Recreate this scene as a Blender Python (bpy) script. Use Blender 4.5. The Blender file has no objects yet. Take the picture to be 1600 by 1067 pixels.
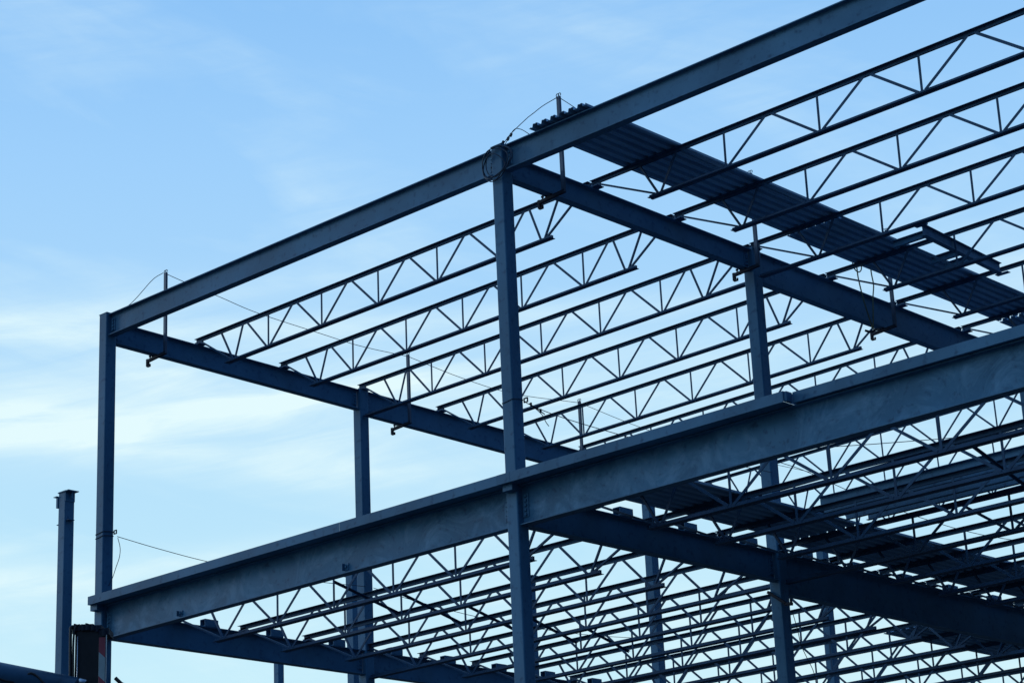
import bpy, math, random
from mathutils import Vector, Matrix
random.seed(7)
S = bpy.context.scene
COL = S.collection

# ------------------------------------------------------------------ camera
YAW, PITCH, ROLL = 0.7445, 0.3285, -0.0455
cam_d = bpy.data.cameras.new("camera"); cam = bpy.data.objects.new("camera", cam_d); COL.objects.link(cam)
fwd = Vector((-math.sin(YAW)*math.cos(PITCH), math.cos(YAW)*math.cos(PITCH), math.sin(PITCH)))
r0 = Vector((math.cos(YAW), math.sin(YAW), 0)); u0 = r0.cross(fwd)
rr = r0*math.cos(ROLL)+u0*math.sin(ROLL); uu = -r0*math.sin(ROLL)+u0*math.cos(ROLL)
M = Matrix((rr, uu, -fwd)).transposed().to_4x4(); M.translation = Vector((31.4871, -23.2724, -13.9474))
cam.matrix_world = M
cam_d.sensor_width = 36.0; cam_d.lens = 3480.5157/1600*36
cam_d.clip_start = 0.5; cam_d.clip_end = 9000
S.camera = cam

# ------------------------------------------------------------------ view, world, sun
S.view_settings.view_transform = 'Standard'; S.view_settings.look = 'None'
S.view_settings.exposure = 0; S.view_settings.gamma = 1
SUN_EL, SUN_DIR = math.radians(16), Vector((-0.93, -0.36, 0)).normalized()
w = bpy.data.worlds.new("World"); S.world = w; w.use_nodes = True
nt = w.node_tree; N = nt.nodes; Lk = nt.links; N.clear()
def nd(t, **k):
    n = N.new(t)
    for a, b in k.items(): setattr(n, a, b)
    return n
def mth(op, a, b=None):
    n = nd('ShaderNodeMath', operation=op)
    for i, v in enumerate((a, b)):
        if v is None: continue
        if hasattr(v, 'links'): Lk.new(v, n.inputs[i])
        else: n.inputs[i].default_value = v
    return n.outputs[0]
out = nd('ShaderNodeOutputWorld'); bg = nd('ShaderNodeBackground'); Lk.new(bg.outputs[0], out.inputs[0])
bg.inputs[1].default_value = 1.0
tc = nd('ShaderNodeTexCoord'); sep = nd('ShaderNodeSeparateXYZ'); Lk.new(tc.outputs['Generated'], sep.inputs[0])
X, Y, Z = sep.outputs
ramp = nd('ShaderNodeValToRGB'); Lk.new(Z, ramp.inputs[0])
cr = ramp.color_ramp
stops = [(0.0, (.66, .92, 1.0)), (.17, (.60, .89, 1.0)), (.26, (.49, .79, 1.0)), (.33, (.42, .71, 1.0)), (.40, (.35, .645, 1.0)), (.47, (.27, .56, .96)), (1.0, (.16, .38, .80))]
cr.elements[0].position = 0; cr.elements[0].color = (*stops[0][1], 1)
cr.elements[1].position = 1; cr.elements[1].color = (*stops[-1][1], 1)
for p, c in stops[1:-1]:
    e = cr.elements.new(p); e.color = (*c, 1)
sky = nd('ShaderNodeTexSky', sky_type='NISHITA'); sky.sun_disc = False
sky.sun_elevation = SUN_EL; sky.sun_rotation = math.atan2(SUN_DIR.x, SUN_DIR.y)
skm = nd('ShaderNodeMixRGB', blend_type='MULTIPLY'); skm.inputs[0].default_value = 1
Lk.new(sky.outputs[0], skm.inputs[1]); skm.inputs[2].default_value = (.08, .08, .08, 1)
mx = nd('ShaderNodeMixRGB'); mx.inputs[0].default_value = 0.04
Lk.new(ramp.outputs[0], mx.inputs[1]); Lk.new(skm.outputs[0], mx.inputs[2])
# horizontal coordinate across the sky, u
U = mth('ADD', mth('MULTIPLY', X, math.cos(YAW)), mth('MULTIPLY', Y, math.sin(YAW)))
cmb = nd('ShaderNodeCombineXYZ')
Lk.new(mth('MULTIPLY', U, 3.2), cmb.inputs[0])
Lk.new(mth('ADD', mth('MULTIPLY', Z, 12.0), mth('MULTIPLY', U, 2.6)), cmb.inputs[1])
Lk.new(mth('SUBTRACT', Y, X), cmb.inputs[2])
nz = nd('ShaderNodeTexNoise'); nz.inputs['Scale'].default_value = 1.7; nz.inputs['Detail'].default_value = 7
nz.inputs['Roughness'].default_value = .55; nz.inputs['Distortion'].default_value = .6
Lk.new(cmb.outputs[0], nz.inputs['Vector'])
cl = nd('ShaderNodeMapRange'); cl.inputs[1].default_value = .44; cl.inputs[2].default_value = .74
cl.inputs[3].default_value = 0; cl.inputs[4].default_value = .62; Lk.new(nz.outputs[0], cl.inputs[0])
fade = nd('ShaderNodeMapRange'); fade.inputs[1].default_value = .50; fade.inputs[2].default_value = .24
fade.inputs[3].default_value = .35; fade.inputs[4].default_value = 1.0; Lk.new(Z, fade.inputs[0])
clf = mth('MULTIPLY', cl.outputs[0], fade.outputs[0])
cmb2 = nd('ShaderNodeCombineXYZ')
Lk.new(mth('MULTIPLY', U, 9.0), cmb2.inputs[0]); Lk.new(mth('ADD', mth('MULTIPLY', Z, 60.0), mth('MULTIPLY', U, -9.0)), cmb2.inputs[1]); Lk.new(mth('SUBTRACT', Y, X), cmb2.inputs[2])
nf = nd('ShaderNodeTexNoise'); nf.inputs['Scale'].default_value = 1.3; nf.inputs['Detail'].default_value = 9; nf.inputs['Roughness'].default_value = .6; nf.inputs['Distortion'].default_value = .5
Lk.new(cmb2.outputs[0], nf.inputs['Vector'])
fine = nd('ShaderNodeMapRange'); fine.inputs[1].default_value = .35; fine.inputs[2].default_value = .68; fine.inputs[3].default_value = .25; fine.inputs[4].default_value = 1.15; Lk.new(nf.outputs[0], fine.inputs[0])
def streak(a, b, s, amp, u0=-.5, u1=.5):
    # a long thin veil of cirrus along v = a + b*u
    d = mth('DIVIDE', mth('SUBTRACT', Z, mth('ADD', mth('MULTIPLY', U, b), a)), s)
    g = mth('POWER', 2.718, mth('MULTIPLY', mth('MULTIPLY', d, d), -1.0))
    m = nd('ShaderNodeMapRange'); m.inputs[1].default_value = .30; m.inputs[2].default_value = .62
    m.inputs[3].default_value = .35; m.inputs[4].default_value = 1; Lk.new(nf.outputs[0], m.inputs[0])
    e = nd('ShaderNodeMapRange'); e.inputs[1].default_value = u0; e.inputs[2].default_value = u1
    e.inputs[3].default_value = amp; e.inputs[4].default_value = 0; Lk.new(U, e.inputs[0])
    return mth('MULTIPLY', mth('MULTIPLY', g, m.outputs[0]), e.outputs[0])
tot = mth('MULTIPLY', clf, fine.outputs[0])
for args in ((.3150, .144, .0045, .80, -.10, .06), (.324, .13, .013, .25, -.14, .10), (.357, .10, .010, .35, -.16, -.02), (.300, .03, .020, .45, .3, .6), (.262, -.12, .010, .45, -.18, .2), (.245, .10, .007, .5, -.1, .25), (.333, .02, .006, .35, .0, .4)):
    tot = mth('ADD', tot, streak(*args))
tot = mth('MINIMUM', tot, .92)
mc = nd('ShaderNodeMixRGB'); Lk.new(tot, mc.inputs[0]); Lk.new(mx.outputs[0], mc.inputs[1]); mc.inputs[2].default_value = (.80, .985, 1.0, 1)
# out-of-view sky toward +X is dimmed to deep blue to darken +X faces
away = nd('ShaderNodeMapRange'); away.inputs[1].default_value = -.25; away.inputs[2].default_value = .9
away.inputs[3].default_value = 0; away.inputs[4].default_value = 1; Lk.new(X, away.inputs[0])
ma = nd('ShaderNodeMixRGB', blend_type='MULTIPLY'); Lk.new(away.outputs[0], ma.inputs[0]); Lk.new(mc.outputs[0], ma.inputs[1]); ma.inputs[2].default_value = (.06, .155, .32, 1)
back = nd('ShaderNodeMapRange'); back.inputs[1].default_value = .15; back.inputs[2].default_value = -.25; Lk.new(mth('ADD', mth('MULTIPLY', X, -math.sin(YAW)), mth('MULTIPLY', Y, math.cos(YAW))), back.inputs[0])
low = nd('ShaderNodeMapRange'); low.inputs[1].default_value = .48; low.inputs[2].default_value = .12; Lk.new(Z, low.inputs[0])  # unseen low sky behind the viewer is dimmed too, deepening shade under overhangs
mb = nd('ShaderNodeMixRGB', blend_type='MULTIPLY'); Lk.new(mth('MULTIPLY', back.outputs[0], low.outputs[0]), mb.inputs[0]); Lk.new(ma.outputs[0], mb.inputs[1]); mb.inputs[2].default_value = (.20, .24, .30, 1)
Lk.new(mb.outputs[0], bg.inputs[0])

sl = bpy.data.lights.new("sun", 'SUN'); so = bpy.data.objects.new("sun", sl); COL.objects.link(so)
sl.energy = 0.5; sl.angle = math.radians(12); sl.color = (.80, .90, 1.0)
sd = Vector((SUN_DIR.x*math.cos(SUN_EL), SUN_DIR.y*math.cos(SUN_EL), math.sin(SUN_EL)))
so.rotation_euler = sd.to_track_quat('Z', 'Y').to_euler()

# ------------------------------------------------------------------ materials
def mat(name, c1, c2, rough=.5, metal=0.0, scale=2.0, stretch=(1, 1, 1), bump=.0, spec=.4, scuff=None, dirt=None):
    m = bpy.data.materials.new(name); m.use_nodes = True; t = m.node_tree; n = t.nodes; l = t.links
    b = n['Principled BSDF']; b.inputs['Roughness'].default_value = rough; b.inputs['Metallic'].default_value = metal
    b.inputs['Specular IOR Level'].default_value = spec
    c = n.new('ShaderNodeTexCoord'); mp = n.new('ShaderNodeMapping'); mp.inputs['Scale'].default_value = stretch
    l.new(c.outputs['Object'], mp.inputs[0])
    z = n.new('ShaderNodeTexNoise'); z.inputs['Scale'].default_value = scale; z.inputs['Detail'].default_value = 8; z.inputs['Roughness'].default_value = .62
    l.new(mp.outputs[0], z.inputs['Vector'])
    r = n.new('ShaderNodeMapRange'); r.inputs[1].default_value = .3; r.inputs[2].default_value = .7; l.new(z.outputs[0], r.inputs[0])
    x = n.new('ShaderNodeMixRGB'); l.new(r.outputs[0], x.inputs[0]); x.inputs[1].default_value = (*c1, 1); x.inputs[2].default_value = (*c2, 1)
    col = x.outputs[0]
    zl = n.new('ShaderNodeTexNoise'); zl.inputs['Scale'].default_value = scale*.35; zl.inputs['Detail'].default_value = 4; zl.inputs['Distortion'].default_value = .8; l.new(c.outputs['Object'], zl.inputs['Vector'])
    rl = n.new('ShaderNodeMapRange'); rl.inputs[1].default_value = .3; rl.inputs[2].default_value = .7; rl.inputs[3].default_value = .78; rl.inputs[4].default_value = 1.16; l.new(zl.outputs[0], rl.inputs[0])
    xl = n.new('ShaderNodeVectorMath'); xl.operation = 'SCALE'; l.new(col, xl.inputs[0]); l.new(rl.outputs[0], xl.inputs['Scale']); col = xl.outputs[0]
    if dirt:      # broken specks and stains
        z2 = n.new('ShaderNodeTexNoise'); z2.inputs['Scale'].default_value = 9; z2.inputs['Detail'].default_value = 5; l.new(c.outputs['Object'], z2.inputs['Vector'])
        r2 = n.new('ShaderNodeMapRange'); r2.inputs[1].default_value = .56; r2.inputs[2].default_value = .70; r2.inputs[4].default_value = .7; l.new(z2.outputs[0], r2.inputs[0])
        x2 = n.new('ShaderNodeMixRGB'); l.new(r2.outputs[0], x2.inputs[0]); l.new(col, x2.inputs[1]); x2.inputs[2].default_value = (*dirt, 1); col = x2.outputs[0]
    if scuff:     # pale rubbed patches
        mp3 = n.new('ShaderNodeMapping'); mp3.inputs['Scale'].default_value = (1.0, 1, 1.3); mp3.inputs['Rotation'].default_value = (0, .5, 0); l.new(c.outputs['Object'], mp3.inputs[0])
        z3 = n.new('ShaderNodeTexNoise'); z3.inputs['Scale'].default_value = 1.25; z3.inputs['Detail'].default_value = 10; z3.inputs['Roughness'].default_value = .72; z3.inputs['Distortion'].default_value = 1.6
        l.new(mp3.outputs[0], z3.inputs['Vector'])
        r3 = n.new('ShaderNodeMapRange'); r3.inputs[1].default_value = .47; r3.inputs[2].default_value = .66; r3.inputs[4].default_value = .8; l.new(z3.outputs[0], r3.inputs[0])
        x3 = n.new('ShaderNodeMixRGB'); l.new(r3.outputs[0], x3.inputs[0]); l.new(col, x3.inputs[1]); x3.inputs[2].default_value = (*scuff, 1); col = x3.outputs[0]
    l.new(col, b.inputs['Base Color'])
    rr_ = n.new('ShaderNodeMapRange'); rr_.inputs[3].default_value = rough-.1; rr_.inputs[4].default_value = min(1, rough+.12); l.new(z.outputs[0], rr_.inputs[0]); l.new(rr_.outputs[0], b.inputs['Roughness'])
    if bump:
        bp = n.new('ShaderNodeBump'); bp.inputs['Strength'].default_value = bump; bp.inputs['Distance'].default_value = .01; l.new(z.outputs[0], bp.inputs['Height']); l.new(bp.outputs[0], b.inputs['Normal'])
    return m
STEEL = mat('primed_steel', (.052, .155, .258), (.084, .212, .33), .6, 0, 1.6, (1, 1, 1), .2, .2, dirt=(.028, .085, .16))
SCUFF = mat('primed_steel_scuffed', (.038, .142, .245), (.066, .198, .32), .6, 0, 2.2, (1, 1, 1), .2, .2, scuff=(.13, .30, .45), dirt=(.022, .07, .135))
COLM = mat('primed_column_steel', (.050, .158, .265), (.080, .212, .335), .6, 0, 1.2, (3, 3, .5), .15, .2, dirt=(.03, .09, .17))
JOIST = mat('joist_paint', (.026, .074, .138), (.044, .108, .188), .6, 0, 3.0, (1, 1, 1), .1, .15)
DECKM = mat('galvanized_deck', (.20, .38, .56), (.32, .52, .68), .45, .15, 2.0, (1, .3, 1), .1, .5)
GALV = mat('galvanized_post', (.045, .075, .12), (.07, .10, .15), .5, .3, 6.0, (1, 1, 1), .1, .5, dirt=(.06, .05, .05))
RUST = mat('rusty_iron', (.022, .032, .05), (.04, .042, .055), .75, 0, 14.0, (1, 1, 1), .3, .2)
WIRE = mat('wire_rope', (.03, .05, .08), (.05, .07, .10), .5, .4, 30)
STRAP = mat('yellow_webbing', (.12, .14, .08), (.17, .18, .10), .8, 0, 20)
BLACK = mat('black_paint', (.012, .013, .016), (.024, .024, .028), .5, 0, 8, (1, 1, 1), .1, .3)
RUBBER = mat('black_rubber', (.012, .012, .014), (.03, .03, .033), .6, 0, 12)
BLUE = mat('blue_paint', (.03, .10, .17), (.05, .14, .22), .4, 0, 5, (1, 1, 1), .1, .5, dirt=(.02, .05, .08))
RED = mat('red_reflective', (.34, .05, .07), (.42, .08, .10), .4, 0, 8)
WHITE = mat('white_reflective', (.36, .44, .42), (.45, .52, .50), .4, 0, 8)
CHROME = mat('bright_steel', (.45, .48, .52), (.55, .58, .6), .25, .9, 10)
DIRT = mat('bare_ground', (.050, .046, .046), (.078, .072, .07), .95, 0, .35, (1, 1, 1), .5, .2)

# ------------------------------------------------------------------ mesh helpers
class MB:
    def __init__(s): s.v = []; s.f = []
    def add(s, vs, fs):
        k = len(s.v); s.v += [tuple(v) for v in vs]; s.f += [tuple(i+k for i in f) for f in fs]; return s
    def box(s, x0, x1, y0, y1, z0, z1):
        vs = [(x, y, z) for x in (x0, x1) for y in (y0, y1) for z in (z0, z1)]
        return s.add(vs, [(0, 1, 3, 2), (4, 6, 7, 5), (0, 4, 5, 1), (2, 3, 7, 6), (0, 2, 6, 4), (1, 5, 7, 3)])
    def prism(s, prof, a, b, ux, uz):
        """closed profile [(p,q)] swept from a to b; ux, uz are the profile axes"""
        a, b, ux, uz = map(Vector, (a, b, ux, uz)); n = len(prof)
        vs = [a+ux*p+uz*q for p, q in prof]+[b+ux*p+uz*q for p, q in prof]
        fs = [(i, (i+1) % n, n+(i+1) % n, n+i) for i in range(n)]+[tuple(range(n))[::-1], tuple(range(n, 2*n))]
        return s.add(vs, fs)
    def bar(s, a, b, wx, wz, up=(0, 1, 0)):
        a, b = Vector(a), Vector(b); d = (b-a).normalized(); ux = Vector(up); ux = (ux-d*ux.dot(d)).normalized(); uz = d.cross(ux)
        p = [(-wx/2, -wz/2), (wx/2, -wz/2), (wx/2, wz/2), (-wx/2, wz/2)]
        return s.prism(p, a, b, ux, uz)
    def angle_bar(s, a, b, w_, t, up=(0, 1, 0)):
        a, b = Vector(a), Vector(b); d = (b-a).normalized(); ux = Vector(up); ux = (ux-d*ux.dot(d)).normalized(); uz = d.cross(ux)
        h = w_/2; p = [(-h, -h), (h, -h), (h, -h+t), (-h+t, -h+t), (-h+t, h), (-h, h)]
        return s.prism(p, a, b, ux, uz)
    def tube(s, pts, r, n=6):
        pts = [Vector(p) for p in pts]; rings = []
        ux = None
        for i, p in enumerate(pts):
            d = (pts[min(i+1, len(pts)-1)]-pts[max(i-1, 0)]).normalized()
            if ux is None: ux = d.orthogonal().normalized()
            else: ux = (ux-d*ux.dot(d)).normalized()
            uy = d.cross(ux)
            rings.append([p+ux*math.cos(2*math.pi*k/n)*r+uy*math.sin(2*math.pi*k/n)*r for k in range(n)])
        vs = [v for g in rings for v in g]; fs = []
        for i in range(len(pts)-1):
            for k in range(n):
                fs.append((i*n+k, i*n+(k+1) % n, (i+1)*n+(k+1) % n, (i+1)*n+k))
        fs += [tuple(range(n))[::-1], tuple(range((len(pts)-1)*n, len(pts)*n))]
        return s.add(vs, fs)
    def mesh(s, name, m):
        me = bpy.data.meshes.new(name); me.from_pydata(s.v, [], s.f); me.materials.append(m); me.validate(); me.update()
        return me
    def build(s, name, m, root=None, smooth=False):
        if root is not None:
            o = root.matrix_basis.translation
            s.v = [(v[0]-o.x, v[1]-o.y, v[2]-o.z) for v in s.v]
        me = s.mesh(name, m)
        if smooth:
            for p in me.polygons: p.use_smooth = len(p.vertices) == 4
        ob = bpy.data.objects.new(name, me); COL.objects.link(ob)
        if root is not None: ob.parent = root
        return ob
def tag(o, label, cat, group=None):
    o['label'] = label; o['category'] = cat
    if group: o['group'] = group
    return o
def thing(name, loc, label, cat, group=None):
    o = bpy.data.objects.new(name, None); o.location = loc; o.empty_display_size = .2; COL.objects.link(o)
    return tag(o, label, cat, group)
def single(mb, name, m, loc, label, cat, group=None, smooth=False):
    mb.v = [(v[0]-loc[0], v[1]-loc[1], v[2]-loc[2]) for v in mb.v]
    o = mb.build(name, m, None, smooth); o.location = loc
    return tag(o, label, cat, group)
def smooth_curve(pts, k=6):
    P = [Vector(p) for p in pts]; P = [2*P[0]-P[1]]+P+[2*P[-1]-P[-2]]; out = []
    for i in range(1, len(P)-2):
        for j in range(k):
            t = j/k; a, b, c, d = P[i-1:i+3]
            out.append(.5*((2*b)+(c-a)*t+(2*a-5*b+4*c-d)*t*t+(3*b-a-3*c+d)*t**3))
    return out+[P[-2]]
def sag(a, b, s, n=10):
    a, b = Vector(a), Vector(b)
    return [a.lerp(b, i/n)-Vector((0, 0, 4*s*(i/n)*(1-i/n))) for i in range(n+1)]

# ------------------------------------------------------------------ dimensions (metres)
BX = 10.0; CX = 22.5
Y1, Y2, Y3 = 6.30, 15.26, 22.0
W = .2282; K = W/2
GND = -15.55
MA, MB_ = -.0133, -.0034
RT, FT = 0.0, -5.42      # top of front beams
ROOF_Y = [2.1, 4.2, 6.3, 8.54, 10.78, 13.02, 15.26, 17.5, 19.75, 22.0]
FLR_Y = [Y1/4*i for i in (1, 2, 3, 4)]+[Y1+(Y2-Y1)/6*i for i in range(1, 7)]+[Y2+(Y3-Y2)/4*i for i in range(1, 5)]
ORD = ['first', 'second', 'third', 'fourth', 'fifth', 'sixth', 'seventh', 'eighth', 'ninth', 'tenth', 'eleventh', 'twelfth', 'thirteenth', 'fourteenth', 'fifteenth']

# ------------------------------------------------------------------ ground
g = MB(); n = 24; R_ = 4000
gv = [((i/n-.5)*2*R_, (j/n-.5)*2*R_, GND) for i in range(n+1) for j in range(n+1)]
gf = [(i*(n+1)+j, (i+1)*(n+1)+j, (i+1)*(n+1)+j+1, i*(n+1)+j+1) for i in range(n) for j in range(n)]
go = g.add(gv, gf).build('ground', DIRT); go['kind'] = 'structure'

# ------------------------------------------------------------------ columns
def hss(k, r=.022, n=3):
    p = []
    for cx, cy, a0 in ((k-r, -k+r, -90), (k-r, k-r, 0), (-k+r, k-r, 90), (-k+r, -k+r, 180)):
        for i in range(n+1):
            a = math.radians(a0+90*i/n); p.append((cx+r*math.cos(a), cy+r*math.sin(a)))
    return p
def column(x, y, top, label, k=K, group='tall square steel columns of the frame', cap=False, seats=False, splice=None):
    t = thing('steel_column', (x, y, GND), label, 'column', group)
    MB().prism(hss(k), (x, y, GND+.03), (x, y, top), (1, 0, 0), (0, 1, 0)).build('shaft', COLM, t)
    MB().box(x-.22, x+.22, y-.22, y+.22, GND, GND+.03).build('base_plate', STEEL, t)
    c = MB().box(x-k-.004, x+k+.004, y-k-.004, y+k+.004, top, top+.012)
    if cap: c.box(x-.02, x+.24, y-.17, y+.17, top+.012, top+.028)
    c.build('cap_plate', STEEL, t)
    if seats:   # knife plates and stiffened brackets waiting for beams
        b = MB().box(x-k-.01, x+k+.14, y-.15, y+.15, top-.02, top-.001)
        b.box(x+k, x+k+.012, y-.13, y+.13, top-.24, top-.02)
        b.box(x+k+.012, x+k+.11, y-.006, y+.006, top-.18, top-.02)
        b.box(x-k-.13, x-k, y-k-.05, y-k+.11, top-.10, top-.085)
        b.box(x-k-.06, x-k, y-k-.02, y-k+.08, top-.36, top-.10)
        b.build('beam_bracket', STEEL, t)
        MB().box(x+k, x+k+.10, y-.10, y+.07, top-.70, top-.685).box(x-k-.07, x-k, y-.12, y-.02, top-.76, top-.745).build('stabilizer_plate', STEEL, t)
    return t
colA0 = column(0, 0, .02, 'square steel corner column at the left end of the open frame')
colB0 = column(BX, 0, .02, 'tall square steel column at the middle of the front, wire rope coiled round its top')
column(CX, 0, .02, 'front steel column at the right-hand end of the front beams')
column(0, Y1, -.10-.0133*Y1, 'steel column carrying the left roof girder, next one behind the corner column')
column(BX, Y1, -.11, 'steel column under the middle roof girder, standing behind the floor beam right of centre')
column(0, Y2, -.12-.0133*Y2, 'steel column seen through the floor joists, right of the middle front column')
column(BX, Y2, -.14, 'steel column under the middle girder, farthest one before the right edge')
column(0, Y3, -.12-.0133*Y3, 'far steel column seen just right of the lower part of the rear middle column')
column(BX, Y3, -.16, 'rearmost steel column on the line of the middle girder')
column(-BX, Y1, -.15, 'lone steel column standing outside the frame at far left, brackets at its top', seats=True, k=K+.018)
column(-BX, Y2, -.15, 'lone steel column behind the one on the left girder, its top hidden by the floor beam', seats=True, k=K+.018)
column(-BX, Y3, -.02, 'lone steel column hidden behind the middle front column, bracket tip sticking out', seats=True, k=K+.018)
column(-20, 21.4, -.55, 'thin far column seen below the left floor girder', k=.115)

# ------------------------------------------------------------------ beams
def beam(name, a, b, depth, fw, label, cat, group=None, m=STEEL, webm=None, tf=.016, tw=.010, tabs=True, stiff=(), nb=4):
    """I-beam with top centre line from a to b; parts web, top_flange, bottom_flange"""
    a, b = Vector(a), Vector(b); d = (b-a).normalized(); side = Vector((d.y, -d.x, 0)).normalized(); up = side.cross(d).normalized()
    if up.z < 0: up = -up
    t = thing(name, a-Vector((0, 0, depth)), label, cat, group)
    rect = lambda x0, x1, z0, z1: [(x0, z0), (x1, z0), (x1, z1), (x0, z1)]
    MB().prism(rect(-fw/2, fw/2, -tf, 0), a, b, side, up).build('top_flange', m, t)
    MB().prism(rect(-fw/2, fw/2, -depth, -depth+tf), a, b, side, up).build('bottom_flange', m, t)
    f = .012   # fillets at the root of the web
    prof = [(-tw/2-f, -depth+tf), (tw/2+f, -depth+tf), (tw/2, -depth+tf+f), (tw/2, -tf-f), (tw/2+f, -tf), (-tw/2-f, -tf), (-tw/2, -tf-f), (-tw/2, -depth+tf+f)]
    MB().prism(prof, a, b, side, up).build('web', webm or m, t)
    if tabs:
        for e, s in ((a, 1), (b, -1)):
            q = MB(); c0 = e+d*s*.005; c1 = e+d*s*.12
            q.prism(rect(tw/2, tw/2+.012, -depth*.80, -depth*.22), c0, c1, side, up)
            for k in range(nb):
                z = -depth*(.28+.46*k/max(1, nb-1)); c = e+d*s*.07+up*z
                q.bar(c+side*(tw/2+.010), c+side*(tw/2+.034), .034, .034, up=(0, 0, 1))
                q.bar(c-side*(tw/2+.022), c-side*(tw/2), .03, .03, up=(0, 0, 1))
            q.build('shear_tab', m, t)
    for s_ in stiff:
        c = a+d*s_
        q = MB().prism(rect(tw/2, fw/2-.008, -depth+tf, -tf), c-d*.005, c+d*.005, side, up).prism(rect(-fw/2+.008, -tw/2, -depth+tf, -tf), c-d*.005, c+d*.005, side, up)
        q.build('stiffener', m, t)
    return t
e = K+.006
ROOFD, FLD = .413, .60
beam('roof_beam', (e, 0, RT), (BX-e, 0, RT), ROOFD, .157, 'steel I-beam along the top front edge, left of the middle column', 'beam', 'front roof beams')
beam('roof_beam', (BX+e, 0, RT), (CX-e, 0, RT), ROOFD, .157, 'steel I-beam along the top front edge, right of the middle column, running out of the picture', 'beam', 'front roof beams')
fb = beam('floor_beam', (e, 0, FT), (BX-e, 0, FT), FLD, .17, 'deep scuffed steel I-beam of the floor front, left of the middle column', 'beam', 'front floor beams', webm=SCUFF, nb=5)
beam('floor_beam', (BX+e, 0, FT), (CX-e, 0, FT), FLD, .17, 'deep steel I-beam of the floor front, right of the middle column', 'beam', 'front floor beams', nb=5, webm=SCUFF)
for cx_, h_ in ((6.31, .11), (2.18, .09)):
    q = MB().box(cx_-.05, cx_+.05, -.018, -.0055, -5.96, -5.96+h_).box(cx_-.05, cx_-.035, -.07, -.018, -5.96, -5.96+h_)
    q.bar((cx_+.01, -.018, -5.96+h_*.5), (cx_+.01, -.045, -5.96+h_*.5), .03, .03, up=(0, 0, 1))
    q.build('clip_angle', STEEL, fb)
def girder(x, y0, y1, m_, z0, depth, fw, name, label, group, stiff=()):
    return beam(name, (x, y0+e, z0+m_*y0), (x, y1-e, z0+m_*y1), depth, fw, label, 'girder', group, stiff=stiff)
bays = ((0, Y1, 'front bay'), (Y1, Y2, 'second bay'), (Y2, Y3, 'rearmost bay'))
for x, side, m_ in ((0, 'left', MA), (BX, 'middle', MB_)):
    for y0, y1, nm in bays:
        girder(x, y0, y1, m_, -.0975, ((.41, .485, .485) if x == 0 else (.385, .55, .55))[bays.index((y0, y1, nm))], .157, 'roof_girder', '%s roof girder running away from the front, its %s' % (side, nm), 'roof girders')
for x, side, dd in ((0, 'left', (.47, .47, .47)), (BX, 'middle', (.485, .685, .685))):
    for y0, y1, nm in bays:
        girder(x, y0, y1, 0, -5.505, dd[bays.index((y0, y1, nm))], .17, 'floor_girder', '%s floor girder running away from the front, its %s' % (side, nm), 'floor girders')

# ------------------------------------------------------------------ open web joists
def make_joist(L, depth, seat, tops, bots, ends, ch, wv, wd, label, m=JOIST):
    """z = 0 is the top of the top chord; x from 0 to L"""
    t = thing('open_web_joist', (0, 0, 0), label, 'joist', None)
    gap = .011; th = .007
    tc_ = MB(); bc = MB()
    for s in (-1, 1):
        Lp = [(s*gap, -ch), (s*(gap+th), -ch), (s*(gap+th), -th), (s*(gap+ch), -th), (s*(gap+ch), 0), (s*gap, 0)]
        tc_.prism(Lp, (0, 0, 0), (L, 0, 0), (0, 1, 0), (0, 0, 1))
        Lb = [(s*gap, -depth+ch*.9), (s*(gap+th), -depth+ch*.9), (s*(gap+th), -depth+th), (s*(gap+ch*.9), -depth+th), (s*(gap+ch*.9), -depth), (s*gap, -depth)]
        bc.prism(Lb, (ends[0], 0, 0), (ends[1], 0, 0), (0, 1, 0), (0, 0, 1))
    tc_.build('top_chord', m, t); bc.build('bottom_chord', m, t)
    for a, b in ((.02, .17), (L-.17, L-.02)):
        q = MB()
        for s in (-1, 1):
            q.box(a, b, s*gap if s > 0 else -gap-th, gap+th if s > 0 else -gap, -seat+.008, -ch*.55)
        q.box(a-.0, b+.0, -.085, .085, -seat, -seat+.012)
        q.box(a+.01, a+.05, -.082, -.03, -seat+.012, -seat+.04); q.box(a+.01, a+.05, .03, .082, -seat+.012, -seat+.04)
        q.build('seat', m, t)
    zt, zb = -ch*.75, -depth+ch*.70
    def web(nm, x0, z0, x1, z1, w_):
        MB().angle_bar((x0, 0, z0), (x1, 0, z1), w_, .012).build(nm, m, t)
    for b_ in bots[1:-1]: web('vertical_web', b_, zt, b_, zb, wv)
    o_ = .055
    for i, tp in enumerate(tops):
        web('diagonal_web', tp-o_, zt, bots[i]+o_, zb, wd)
        web('diagonal_web', tp+o_, zt, bots[i+1]-o_, zb, wd)
    for b_, s in ((bots[0], -1), (bots[-1], 1)):
        x_end = .17 if s < 0 else L-.17
        web('diagonal_web', b_+s*o_, zb, x_end, -seat*.75, wv*.9)
        web('diagonal_web', b_+s*.02, zb, b_+s*.36, zt, wv*.9)
    return t
def copy_thing(src, **props):
    c = src.copy(); COL.objects.link(c)
    for ch in src.children:
        k = ch.copy(); COL.objects.link(k); k.parent = c
    for a, b in props.items(): c[a] = b
    return c
def place_joists(proto, ys, xs, z, slope0, slope1, L, labeler, group):
    for i, y in enumerate(ys):
        o = proto if i == 0 else copy_thing(proto)
        z0, z1 = z+slope0*y, z+slope1*y
        o.location = (xs, y+random.uniform(-.01, .01), z0)
        o.rotation_euler = (random.uniform(-.012, .012), -math.atan2(z1-z0, L), 0)
        o['label'] = labeler(i); o['group'] = group
ntop = [1.40, 2.79, 4.26, 5.74, 7.20, 8.59]; nbot = [1.06, 2.06, 3.52, 5.0, 6.47, 7.94, 8.93]
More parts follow.
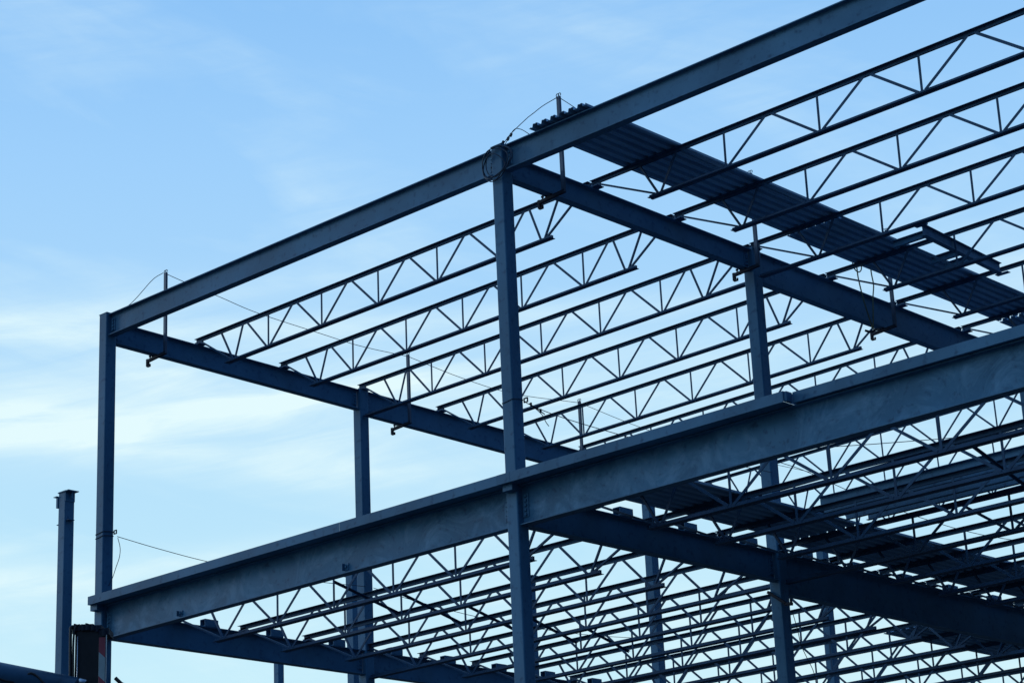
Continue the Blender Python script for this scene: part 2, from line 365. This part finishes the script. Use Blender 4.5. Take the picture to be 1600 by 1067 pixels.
ftop = [2.07, 3.56, 5.0, 6.44, 7.93]; fbot = [1.38, 2.84, 4.28, 5.72, 7.16, 8.62]
CL = CX-BX
ctop = [1.82, 3.56, 5.36, 7.14, 8.94, 10.68]; cbot = [1.36, 2.70, 4.46, 6.25, 8.04, 9.80, 11.14]
shift = lambda l, s: [v-s for v in l]
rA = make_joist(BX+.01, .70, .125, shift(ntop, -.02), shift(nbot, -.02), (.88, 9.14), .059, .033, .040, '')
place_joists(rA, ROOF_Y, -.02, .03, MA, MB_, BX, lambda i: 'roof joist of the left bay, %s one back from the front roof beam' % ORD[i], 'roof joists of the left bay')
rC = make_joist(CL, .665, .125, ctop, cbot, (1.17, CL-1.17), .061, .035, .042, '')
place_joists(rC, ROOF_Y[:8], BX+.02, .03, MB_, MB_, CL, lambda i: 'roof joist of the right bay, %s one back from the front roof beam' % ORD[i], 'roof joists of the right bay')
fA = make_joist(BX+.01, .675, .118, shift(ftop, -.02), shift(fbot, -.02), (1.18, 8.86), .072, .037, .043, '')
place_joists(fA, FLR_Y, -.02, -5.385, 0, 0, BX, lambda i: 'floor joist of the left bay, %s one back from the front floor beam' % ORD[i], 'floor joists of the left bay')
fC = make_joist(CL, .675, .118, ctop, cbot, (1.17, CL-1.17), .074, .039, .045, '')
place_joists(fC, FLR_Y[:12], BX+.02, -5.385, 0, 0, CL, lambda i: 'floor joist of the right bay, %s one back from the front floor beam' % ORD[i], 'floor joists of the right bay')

for o in [o for o in S.objects if o.name.startswith('open_web_joist')]:
    y = o.location.y
    if min(abs(y-c) for c in (Y1, Y2, Y3)) > .1: continue
    flr = o.location.z < -3; bc = o.location.x > 5; L = CL if bc else BX
    D = .675 if flr else (.665 if bc else .70); c = .075 if flr else .055
    e0, e1 = (1.17, CL-1.17) if bc else ((1.18, 8.86) if flr else (.88, 9.14))
    for a, b in ((K+.03, e0), (e1, L-K-.03)):
        q = MB()
        for sgn in (-1, 1): q.box(a, b, min(sgn*.011, sgn*.018), max(sgn*.011, sgn*.018), -D, -D+c).box(a, b, min(sgn*.018, sgn*.07), max(sgn*.018, sgn*.07), -D, -D+.007)
        q.build('chord_extension', JOIST).parent = o

# ------------------------------------------------------------------ blocks on the floor girders, half way between joists
def hollow_block(x, y, label):
    t = MB(); l = .145/2; h = .135; z = -5.503
    for (x0, x1, z0, z1) in ((-l, l, 0, .012), (-l, l, h-.012, h), (-l, -l+.012, .012, h-.012), (l-.012, l, .012, h-.012)):
        t.box(x+x0, x+x1, y-.155, y+.155, z+z0, z+z1)
    t.box(x-l+.012, x+l-.012, y-.01, y+.01, z+.012, z+h-.012)
    single(t, 'spacer_block', STEEL, (x, y, z), label, 'block', 'short steel blocks on the floor girders')
mid = [(a+b)/2 for a, b in zip(FLR_Y[:-1], FLR_Y[1:])]
for x, nm in ((.02, 'left'), (BX+.03, 'middle')):
    for i, y in enumerate(mid):
        if min(abs(y-c) for c in (Y1, Y2, Y3)) < .25: continue
        hollow_block(x, y, 'steel block on the %s floor girder, between the %s and %s joists' % (nm, ORD[i], ORD[i+1]))

# ------------------------------------------------------------------ bent edge plates (pour stops) along the front floor beam
def edge_plate(x0, x1, y, label):
    t = MB(); zt, zb = -5.263, -5.411
    t.box(x0, x1, y, y+.006, zb, zt); t.box(x0, x1, y+.006, .06, zb, zb+.006)
    single(t, 'edge_plate', STEEL, (x0, y, zb), label, 'edge plate', 'bent steel plates along the floor edge')
edge_plate(-.05, 6.47, -.300, 'long bent edge plate along the floor beam, starting past the left corner column')
edge_plate(6.476, 9.885, -.298, 'bent edge plate along the floor beam, ending just left of the middle column')
edge_plate(9.891, 10.15, -.302, 'short bent edge plate in front of the middle column')
edge_plate(10.156, 15.10, -.299, 'long bent edge plate right of the middle column, standing out to a step')
edge_plate(15.16, CX, -.150, 'bent edge plate set back right of the step, running out of the picture')
t = MB(); t.box(15.104, 15.112, -.30, .06, -5.405, -5.262); t.box(15.112, 15.155, -.28, -.155, -5.40, -5.27)
single(t, 'closure_plate', STEEL, (15.1, -.3, -5.405), 'small dark closure plate at the step of the floor edge', 'plate')
for x, nm in ((-.0, 'left corner'), (BX, 'middle')):
    t = MB().box(x-.06, x+.13, -.235, -K-.002, -5.51, -5.4112)
    single(t, 'support_bracket', STEEL, (x, -.2, -5.52), 'small support bracket under the edge plate at the %s column' % nm, 'bracket', 'brackets under the edge plates')

# ------------------------------------------------------------------ corrugated deck sheets
def deck(x0, y0, y1, zf, ribs, label, pitch=.183, h=.052, notch=0, group='corrugated roof deck sheets', lip=True):
    t = MB(); th = .003
    def quad(xa, za, xb, zb, ya, yb):
        vs = []
        for y in (ya, yb):
            z = zf(y); vs += [(xa, y, z+za), (xb, y, z+zb), (xb, y, z+zb+th), (xa, y, z+za+th)]
        t.add(vs, [(0, 1, 2, 3), (7, 6, 5, 4), (0, 4, 5, 1), (1, 5, 6, 2), (2, 6, 7, 3), (3, 7, 4, 0)])
    for i in range(ribs):
        a = x0+i*pitch
        ys = y0-notch
        quad(a, 0, a+.027, 0, ys, y1)
        quad(a+.027, 0, a+.036, .014, ys, y1); quad(a+.036, .014, a+.045, 0, ys, y1)
        quad(a+.045, 0, a+.072, 0, ys, y1)
        quad(a+.072, 0, a+.086, h, ys, y1)
        quad(a+.086, h, a+.118, h, y0, y1); quad(a+.118, h, a+.127, h-.012, y0, y1); quad(a+.127, h-.012, a+.136, h, y0, y1); quad(a+.136, h, a+.169, h, y0, y1)
        quad(a+.169, h, a+.183, 0, ys, y1)
    a = x0+ribs*pitch
    quad(a, 0, a+.05, 0, y0, y1)
    if lip: quad(a+.05, 0, a+.056, .03, y0, y1)
    return single(t, 'deck_sheet', DECKM, (x0, y0, zf(y0)), label, 'metal deck', group)
zr = lambda y: .034+MB_*y
deck(10.74, -.16, 6.44, zr, 6, 'front corrugated steel deck sheet on the roof joists, its end showing over the front beam')
deck(10.66, 6.52, 13.3, zr, 6, 'second corrugated roof deck sheet, behind a row of bright gaps', notch=.055)
deck(10.64, 13.36, 19.9, zr, 6, 'rearmost corrugated roof deck sheet, meeting the floor edge at the right')
zf_ = lambda y: -5.380
G2 = 'corrugated floor deck sheets'
deck(10.42, .25, 6.30, zf_, 7, 'front corrugated deck sheet lying on the floor joists of the right bay', group=G2)
deck(10.24, 6.36, 12.4, zf_, 8, 'middle corrugated deck sheet lying on the floor joists of the right bay', group=G2, notch=.04)
deck(10.30, 12.46, 18.2, zf_, 8, 'rear corrugated deck sheet on the floor joists of the right bay', group=G2)
deck(6.72, 14.2, 18.6, zf_, 8, 'corrugated deck sheet on the left bay floor joists, the one farther from the middle girder', group=G2)
deck(8.25, 15.6, 20.0, zf_, 8, 'corrugated deck sheet on the floor joists of the left bay, against the middle girder', group=G2)

# ------------------------------------------------------------------ bundle of channels on the floor joists, right
def channel(a, b, depth, fw, th=.008, s=1):
    a, b = Vector(a), Vector(b); d = (b-a).normalized(); side = Vector((d.y, -d.x, 0)).normalized()*s
    p = [(0, 0), (fw, 0), (fw, th), (th, th), (th, depth-th), (fw, depth-th), (fw, depth), (0, depth)]
    return MB().prism(p, a, b, side, (0, 0, 1))
for i, (y, x0, nm) in enumerate(((4.90, 11.95, 'frontmost'), (5.20, 11.80, 'second'), (5.50, 11.86, 'third'), (5.82, 11.78, 'fourth'), (6.12, 12.0, 'rearmost'))):
    single(channel((x0, y, -5.382), (19.5, y+.05, -5.382), .19, .075), 'steel_channel', STEEL, (x0, y, -5.382), 'long steel channel lying across the floor joists at right, %s of its bundle' % nm, 'channel', 'channels lying on the floor joists')

# ------------------------------------------------------------------ opening frame hung between the roof joists, right of the deck
G3 = 'framing of the roof opening'
beam('frame_beam', (12.72, 7.52, -.13), (12.58, 10.20, -.14), .20, .10, 'short steel beam between roof joists framing an opening right of the deck', 'beam', G3, tf=.01, tw=.008, tabs=False)
single(channel((11.95, 7.80, -.27), (12.64, 7.80, -.27), .13, .06), 'frame_channel', STEEL, (11.88, 7.62, -.25), 'front cross channel of the roof opening frame, by the end of its beam', 'channel', G3)
single(channel((11.95, 9.00, -.27), (12.57, 9.00, -.27), .13, .06), 'frame_channel', STEEL, (11.88, 8.92, -.25), 'middle cross channel of the roof opening frame', 'channel', G3)
single(channel((11.95, 9.44, -.27), (12.55, 9.44, -.27), .13, .06), 'frame_channel', STEEL, (11.88, 9.36, -.25), 'rear cross channel of the roof opening frame', 'channel', G3)
MBx = MB().box(12.62, 12.84, 7.42, 7.515, -.17, -.13).box(12.50, 12.76, 10.14, 10.25, -.352, -.3425)
single(MBx, 'clip_angle', STEEL, (12.7, 7.4, -.05), 'small clip angles at the ends of the opening frame beam', 'clip')

# ------------------------------------------------------------------ bridging between floor joists
XB = 15.8
G4 = 'slanting bridging bars between floor joists'
def bridge(x, ya, yb, za, zb, label, w_=.04):
    single(MB().angle_bar((x, ya, za), (x-.10, yb, zb), w_, .012, up=(1, 0, 0)), 'bridging_bar', JOIST, (x, ya, za), label, 'bridging', G4)
for k, (i, x) in enumerate(((0, 4.28), (1, 4.28), (2, 4.28), (3, 4.28), (4, 4.28))):
    bridge(x, FLR_Y[i], FLR_Y[i+1], -5.55, -5.87, 'slanting bridging bar in the left floor bay, from the %s joist to the %s' % (ORD[i], ORD[i+1]))
for i in (1, 2, 3):
    bridge(XB, FLR_Y[i], FLR_Y[i+1], -5.55, -5.87, 'slanting bridging bar in the right floor bay, from the %s joist to the %s' % (ORD[i], ORD[i+1]))
# ------------------------------------------------------------------ safety posts clamped to the roof girders
def post(x, y, ztop, gz, gd, label):
    t = thing('safety_post', (x+.32, y, gz-gd-.10), label, 'safety post', 'safety line posts')
    xp = x+.32; zb = gz-gd-.05
    MB().prism([(-.032, -.022), (.032, -.022), (.032, .022), (-.032, .022)], (xp, y, zb), (xp, y, ztop), (1, 0, 0), (0, 1, 0)).build('upright', GALV, t)
    q = MB().bar((xp+.03, y, zb+.015), (x-.21, y, zb-.018), .055, .05)
    q.build('clamp_arm', RUST, t)
    q = MB().bar((x-.20, y, zb+.02), (x-.20, y, zb-.12), .05, .045).bar((x-.21, y, zb-.125), (x-.13, y, zb-.125), .04, .02).bar((x-.135, y, zb-.115), (x-.135, y, zb-.085), .03, .02)
    q.build('hook', RUST, t)
    for xx in (x-.13, x-.06, x+.06):
        q = MB().tube([(xx, y, zb-.035), (xx, y, zb+.06)], .012); q.bar((xx, y, zb+.045), (xx, y, zb+.075), .035, .035, up=(1, 0, 0))
        q.build('clamp_bolt', RUST, t)
    q = MB()
    for s in (-1, 1):
        c = Vector((xp+s*.022, y, ztop+.03))
        q.tube([c+Vector((math.cos(a)*.026, 0, math.sin(a)*.026)) for a in [math.radians(k*30) for k in range(-2, 10)]], .007)
    q.build('cable_eye', WIRE, t)
    return t
gzA = lambda y: -.0975+MA*y
gzB = lambda y: -.0975+MB_*y
post(0, 1.07, 1.02, gzA(1.13), .41, 'safety line post clamped to the left roof girder beside the corner column')
post(0, 7.36, .74, gzA(7.46), .485, 'safety line post on the left roof girder, seen through the joists at the centre left')
post(0, 12.68, .78, gzA(12.78), .485, 'safety line post on the left roof girder just above the floor edge')
post(BX, 1.05, 1.10, gzB(1.15), .385, 'safety line post rising over the front beam beside the middle column')
post(BX, 6.02, 1.17, gzB(6.12), .385, 'safety line post in front of the rear middle column, tip above the deck')
post(BX, 10.14, 1.15, gzB(10.25), .55, 'safety line post on the middle girder beside the hanging yellow strap')

# ------------------------------------------------------------------ wire ropes
RW = .0065
def off(p):      # ropes on the roof run through the eyes of the posts, .32 m off the girder line
    if p[2] > .4 and (abs(p[0]-.2) < .04 or abs(p[0]-BX-.2) < .06): return (p[0]+.12, p[1]-.09, p[2]-.055)
    return p
def wire(pts, label, loc=None, name='safety_cable', r=RW, group='thin wire ropes'):
    pts = [off(p) for p in pts]
    return single(MB().tube(pts, r, 5), name, WIRE, tuple(pts[0]), label, 'cable', group)
wire(smooth_curve([(.1, .12, .03), (.16, .45, .36), (.2, .85, .86), (.2, 1.10, 1.06)]), 'wire rope rising from the corner column to the first safety post')
wire(smooth_curve([(.2, 1.16, 1.06), (.2, 1.6, 1.0), (.2, 2.5, .895), (.2, 3.4, .79), (.2, 5.0, .73), (.2, 6.1, .70), (.2, 7.43, .76)]), 'wire rope sagging between the two left safety posts behind the roof joists')
wire(smooth_curve([(.2, 7.48, .76), (.2, 9.0, .62), (.2, 10.6, .585), (.2, 12.75, .80)]), 'wire rope between the two farther safety posts of the left girder')
wire(smooth_curve([(.2, 12.8, .80), (.2, 14.9, .62), (.2, 17.5, .55), (.2, 21.8, .7)]), 'wire rope running back from the farthest left safety post')
wire(smooth_curve([(BX+.1, -.05, .04), (BX+.1, .16, .29), (BX+.15, .7, .82), (BX+.18, 1.12, 1.14)]), 'wire rope rising from the middle column to its safety post')
wire(smooth_curve([(BX+.2, 1.18, 1.14), (BX+.2, 2.4, .95), (BX+.2, 4.2, .90), (BX+.2, 6.1, 1.14)]), 'wire rope running back from the middle safety post over the deck')
wire(sag((BX+.2, 6.14, 1.14), (BX+.2, 10.24, 1.12), .22), 'wire rope between the two rear posts of the middle girder')
wire(smooth_curve([(BX+.06, .02, .05), (BX+.28, 0, .22), (BX+.42, 0, .19), (BX+.57, 0, .07), (BX+.62, .02, .01)]), 'loose rope end curling over the roof beam beside the middle column')
wire(smooth_curve([(.12, .19, -4.14), (.15, 1.1, -4.24), (.15, 2.3, -4.32), (.15, 4.2, -4.36), (.12, Y1-.1, -4.25)]), 'wire rope at floor level from the corner column to the next column')
wire(sag((.12, Y1+.12, -4.25), (.12, Y2-.12, -4.25), .25), 'wire rope at floor level along the left side behind the second column')
wire(smooth_curve([(BX+.14, .15, -4.12), (BX+.2, .5, -4.20), (BX+.2, 1.2, -4.235), (BX+.2, 2.3, -4.25), (BX+.2, 4.2, -4.26), (BX+.12, Y1-.12, -4.15)]), 'wire rope at floor level running back from the middle column')
wire(smooth_curve([(BX+.12, Y1+.12, -3.93), (BX+.15, 7.2, -3.98), (BX+.2, 9, -4.2), (BX+.2, 12, -4.3), (BX+.12, Y2-.12, -4.1)]), 'wire rope at floor level behind the rear middle column')
wire(smooth_curve([(.15, .18, -4.17), (.155, .23, -4.35), (.15, .22, -4.52), (.14, .16, -4.70), (.12, .10, -4.90), (.118, .02, -5.05)]), 'loose rope loop hanging beside the left corner column')
wire(smooth_curve([(BX+.2, 6.33, -6.50), (BX+.19, 6.45, -6.8), (BX+.2, 6.5, -7.05), (BX+.22, 6.6, -7.25), (BX+.2, 6.80, -7.5), (BX+.2, 6.84, -7.9)]), 'thin wire hanging beside the rear middle column below the floor')
wire(smooth_curve([(BX+.16, .30, -4.17), (BX+.2, .42, -4.27), (BX+.2, .50, -4.37), (BX+.2, .56, -4.42)]), 'short rope tail hanging below the turnbuckle at the middle column')
wire(sag((10.1, 2.2, -4.6), (19, 12, -3.6), .2), 'long thin line crossing behind the right-hand floor joists')
# wraps round columns
def wrap(x, y, z, k, r, tilt, label, turns=2):
    q = MB()
    for i in range(turns):
        zz = z-i*.075; pts = []
        for a in range(0, 37):
            an = math.radians(a*10); c, s = math.cos(an), math.sin(an); m_ = max(abs(c), abs(s))
            f = min(1/m_, 1.30)*(k+r)
            pts.append((x+c*f, y+s*f, zz+tilt*(c*.5+s*.5)))
        q.tube(pts, r, 5)
    t = thing('column_wrap', (x, y, z), label, 'cable', 'ropes wrapped round columns')
    q.build('rope', WIRE, t)
    b = MB().box(x+k+.02, x+k+.10, y+k-.02, y+k+.0, z-.03, z-.015).box(x+k+.02, x+k+.10, y+k-.02, y+k, z+.03, z+.045).box(x+k+.02, x+k+.032, y+k-.02, y+k, z-.015, z+.03).box(x+k+.088, x+k+.10, y+k-.02, y+k, z-.015, z+.03)
    b.build('shackle', RUST, t)
wrap(0, 0, -4.09, K, .007, .03, 'double wire rope wrapped round the left corner column above the floor')
wrap(BX, 0, -4.10, K, .006, .03, 'wire rope wrapped round the middle front column with a shackle', 1)
# turnbuckle
q = MB().tube([(BX+.15, .20, -4.125), (BX+.17, .36, -4.185)], .010).tube([(BX+.17, .36, -4.185), (BX+.18, .50, -4.24)], .008)
for a in ((BX+.15, .24, -4.13), (BX+.175, .42, -4.20)):
    q.bar((a[0], a[1], a[2]-.03), (a[0], a[1], a[2]+.03), .022, .022)
single(q, 'turnbuckle', RUST, (BX+.15, .2, -4.13), 'small turnbuckle on the rope beside the middle front column', 'turnbuckle')
# coil of rope hung on the top of the middle column: three loose loops
t = thing('rope_coil', (BX, -.2, -.3), 'coil of wire rope hung round the head of the middle front column', 'cable')
for j, (cx_, cz, rx, rz, dy, ph) in enumerate(((10.02, -.27, .30, .27, -.14, 0), (9.99, -.30, .26, .27, -.16, .5), (10.06, -.26, .27, .25, -.15, 1.1), (9.96, -.33, .22, .20, -.17, 2.0))):
    pts = []
    for a in range(0, 41):
        an = 2*math.pi*a/40
        pts.append((cx_+rx*math.cos(an)+.012*math.sin(3*an+ph), dy+.03*math.sin(an*2+ph), cz+rz*math.sin(an)+.012*math.cos(2*an+ph)))
    MB().tube(pts, .009, 5).build('rope_loop', WIRE, t)
q = MB()
for z, y in ((.05, -.06), (.15, .06), (.235, .13)):
    q.tube([(BX+.1, y-.012, z-.02), (BX+.1, y+.012, z+.03)], .022, 6)
q.build('rope_clip', RUST, t)

# ------------------------------------------------------------------ yellow lifting strap hanging from a roof joist
t = thing('lifting_strap', (10.15, 9.66, -.86), 'faded yellow lifting strap hanging from the safety rope down to the girder clamp', 'strap')
MB().tube(smooth_curve([(10.30, 9.42, 1.0), (10.17, 9.33, .55), (10.15, 9.33, .2), (10.15, 9.36, -.02), (10.15, 9.45, -.34), (10.15, 9.56, -.62), (10.15, 9.66, -.85)]), .013, 5).build('strap_leg', STRAP, t)
MB().tube(smooth_curve([(10.30, 9.80, 1.0), (10.17, 9.78, .60), (10.15, 9.79, .30), (10.15, 9.825, .06), (10.15, 9.765, -.20), (10.15, 9.72, -.5), (10.15, 9.665, -.84)]), .013, 5).build('strap_leg', STRAP, t)
MB().tube([(10.15, 9.34+.14*math.cos(a), .33+.13*math.sin(a)) for a in [math.radians(k*20) for k in range(19)]], .012, 5).build('strap_loop', STRAP, t)
MB().tube(smooth_curve([(10.0, 9.62, -.84), (10.1, 9.66, -.88), (10.22, 9.68, -.86), (10.3, 9.66, -.89)]), .022, 6).build('strap_hook', RUST, t)

# hook and stub at the rear middle column, below the floor girder
q = MB().bar((9.86, 6.17, -6.15), (10.20, 6.17, -6.40), .05, .045).bar((10.18, 6.17, -6.41), (10.33, 6.17, -6.43), .05, .05).bar((10.31, 6.17, -6.42), (10.31, 6.17, -6.34), .03, .03, up=(1, 0, 0))
single(q, 'iron_hook', RUST, (9.9, 6.17, -6.4), 'dark iron hook bar leaning on the rear middle column just below the floor girder', 'hook')

# ------------------------------------------------------------------ crane-like lift in front of the left corner column
rv = Vector((math.cos(YAW), math.sin(YAW), 0)); bv = Vector((-math.sin(YAW), math.cos(YAW), 0))
P0 = Vector((10.30, -8, -8.5))
def lp(a, b, z): p = P0+rv*a+bv*b; return (p.x, p.y, z)
mast = thing('boom_lift', lp(.3, .2, GND), 'dark upright lift mast with a red and white striped edge before the left corner column', 'boom lift')
def rbox(q, a0, a1, b0, b1, z0, z1):
    vs = [lp(a, b, z) for a in (a0, a1) for b in (b0, b1) for z in (z0, z1)]
    return q.add(vs, [(0, 1, 3, 2), (4, 6, 7, 5), (0, 4, 5, 1), (2, 3, 7, 6), (0, 2, 6, 4), (1, 5, 7, 3)])
ZT = -8.47
rbox(MB(), -.005, .27, 0, .30, GND+.9, ZT-.03).build('mast', BLACK, mast)
q = MB(); rbox(q, .02, .30, -.012, .31, ZT-.06, ZT-.012); rbox(q, .05, .20, .02, .2, ZT-.012, ZT+.012); rbox(q, -.04, .0, .0, .06, ZT-.10, ZT-.02)
rbox(q, .26, .385, .0, .29, ZT-.125, ZT-.05)
for a, r_, h_ in ((-.005, .024, .012), (.035, .018, .004), (.09, .03, .0), (.14, .035, .008), (.20, .03, -.004), (.25, .02, -.02), (.33, .03, -.075)): q.tube([lp(a, .0, ZT-.07+min(0, h_)), lp(a, .0, ZT-.012+h_), lp(a+.004, .0, ZT+h_)], r_, 8)
q.build('mast_head', RUST, mast)
sp = MB()
rbox(sp, .275, .352, -.01, .02, GND+1.2, ZT-.127); sp.build('marker_plate', BLACK, mast)
z = ZT-.16; k = 0
while z > -11.5:
    h = .17 if k == 0 else .28; m_ = RED if k % 2 == 0 else WHITE
    z2 = z-h; dz = .07
    vs = [lp(.276, -.014, z+(0 if k else 0)), lp(.350, -.014, z-(dz if k else 0)), lp(.350, -.014, z2-dz), lp(.276, -.014, z2)]
    vs += [lp(.276, -.0105, z), lp(.350, -.0105, z-(dz if k else 0)), lp(.350, -.0105, z2-dz), lp(.276, -.0105, z2)]
    MB().add(vs, [(3, 2, 1, 0), (4, 5, 6, 7), (0, 1, 5, 4), (1, 2, 6, 5), (2, 3, 7, 6), (3, 0, 4, 7)]).build('red_stripe' if m_ is RED else 'white_stripe', m_, mast)
    z = z2; k += 1
MB().tube([lp(.358, .0, GND+1.3), lp(.358, .0, ZT-.13)], .007, 6).build('edge_tube', CHROME, mast)
MB().tube(smooth_curve([lp(.02, .02, ZT-.03), lp(-.045, -.01, ZT-.02), lp(-.055, -.02, ZT-.12), lp(-.045, -.02, -9.2), lp(-.03, -.01, -10.2), lp(.0, 0, -11.5)]), .019, 8).build('hose', RUBBER, mast, True)
MB().tube(smooth_curve([lp(.05, .0, ZT-.0), lp(.0, -.02, ZT-.03), lp(-.018, -.03, ZT-.2), lp(-.012, -.03, -9.2), lp(0, -.02, -10.2), lp(.02, 0, -11.5)]), .014, 8).build('hose', RUBBER, mast, True)
MB().tube([lp(.028, -.022, ZT-.14), lp(.030, -.022, -9.1), lp(.035, -.022, -11.0)], .006, 6).build('steel_pipe', CHROME, mast, True)
q = MB(); rbox(q, -.6, 1.0, -.6, .9, GND+.35, GND+.9); q.build('chassis', BLUE, mast)
for a in (-.5, .9):
    for b in (-.7, 1.0):
        q = MB().tube([lp(a, b-.12, GND+.35), lp(a, b+.12, GND+.35)], .35, 20); q.build('wheel', RUBBER, mast)
# arm leaving the mast to the lower left
arm0, arm1 = Vector(lp(-2.6, -.25, -8.655)), Vector(lp(.03, -.12, -9.275))
MB().tube([arm0, arm1], .17, 24).build('arm_tube', BLUE, mast, True)
MB().tube([arm1+Vector((0, 0, .06)), arm1+rv*.07+Vector((0, 0, .115)), arm1+rv*.12+Vector((0, 0, .09))], .05, 12).build('coupling', CHROME, mast, True)
MB().tube(smooth_curve([arm0+Vector((.6, 0, .02))-bv*.16, arm0.lerp(arm1, .72)-bv*.17+Vector((0, 0, -.05)), arm0.lerp(arm1, .82)-bv*.15+Vector((0, 0, .10)), arm0.lerp(arm1, .90)-bv*.17-Vector((0, 0, .02)), arm1-bv*.16]), .014, 6).build('hose', RUBBER, mast, True)
q = MB().tube([lp(.46, .05, -9.10), lp(.53, .05, -9.17), lp(.60, .05, -9.21)], .022, 8)
q.build('handle', BLACK, mast, True)
MB().bar(lp(.30, .05, -9.6), lp(.60, .05, -9.21), .03, .03).build('handle_bracket', BLACK, mast)
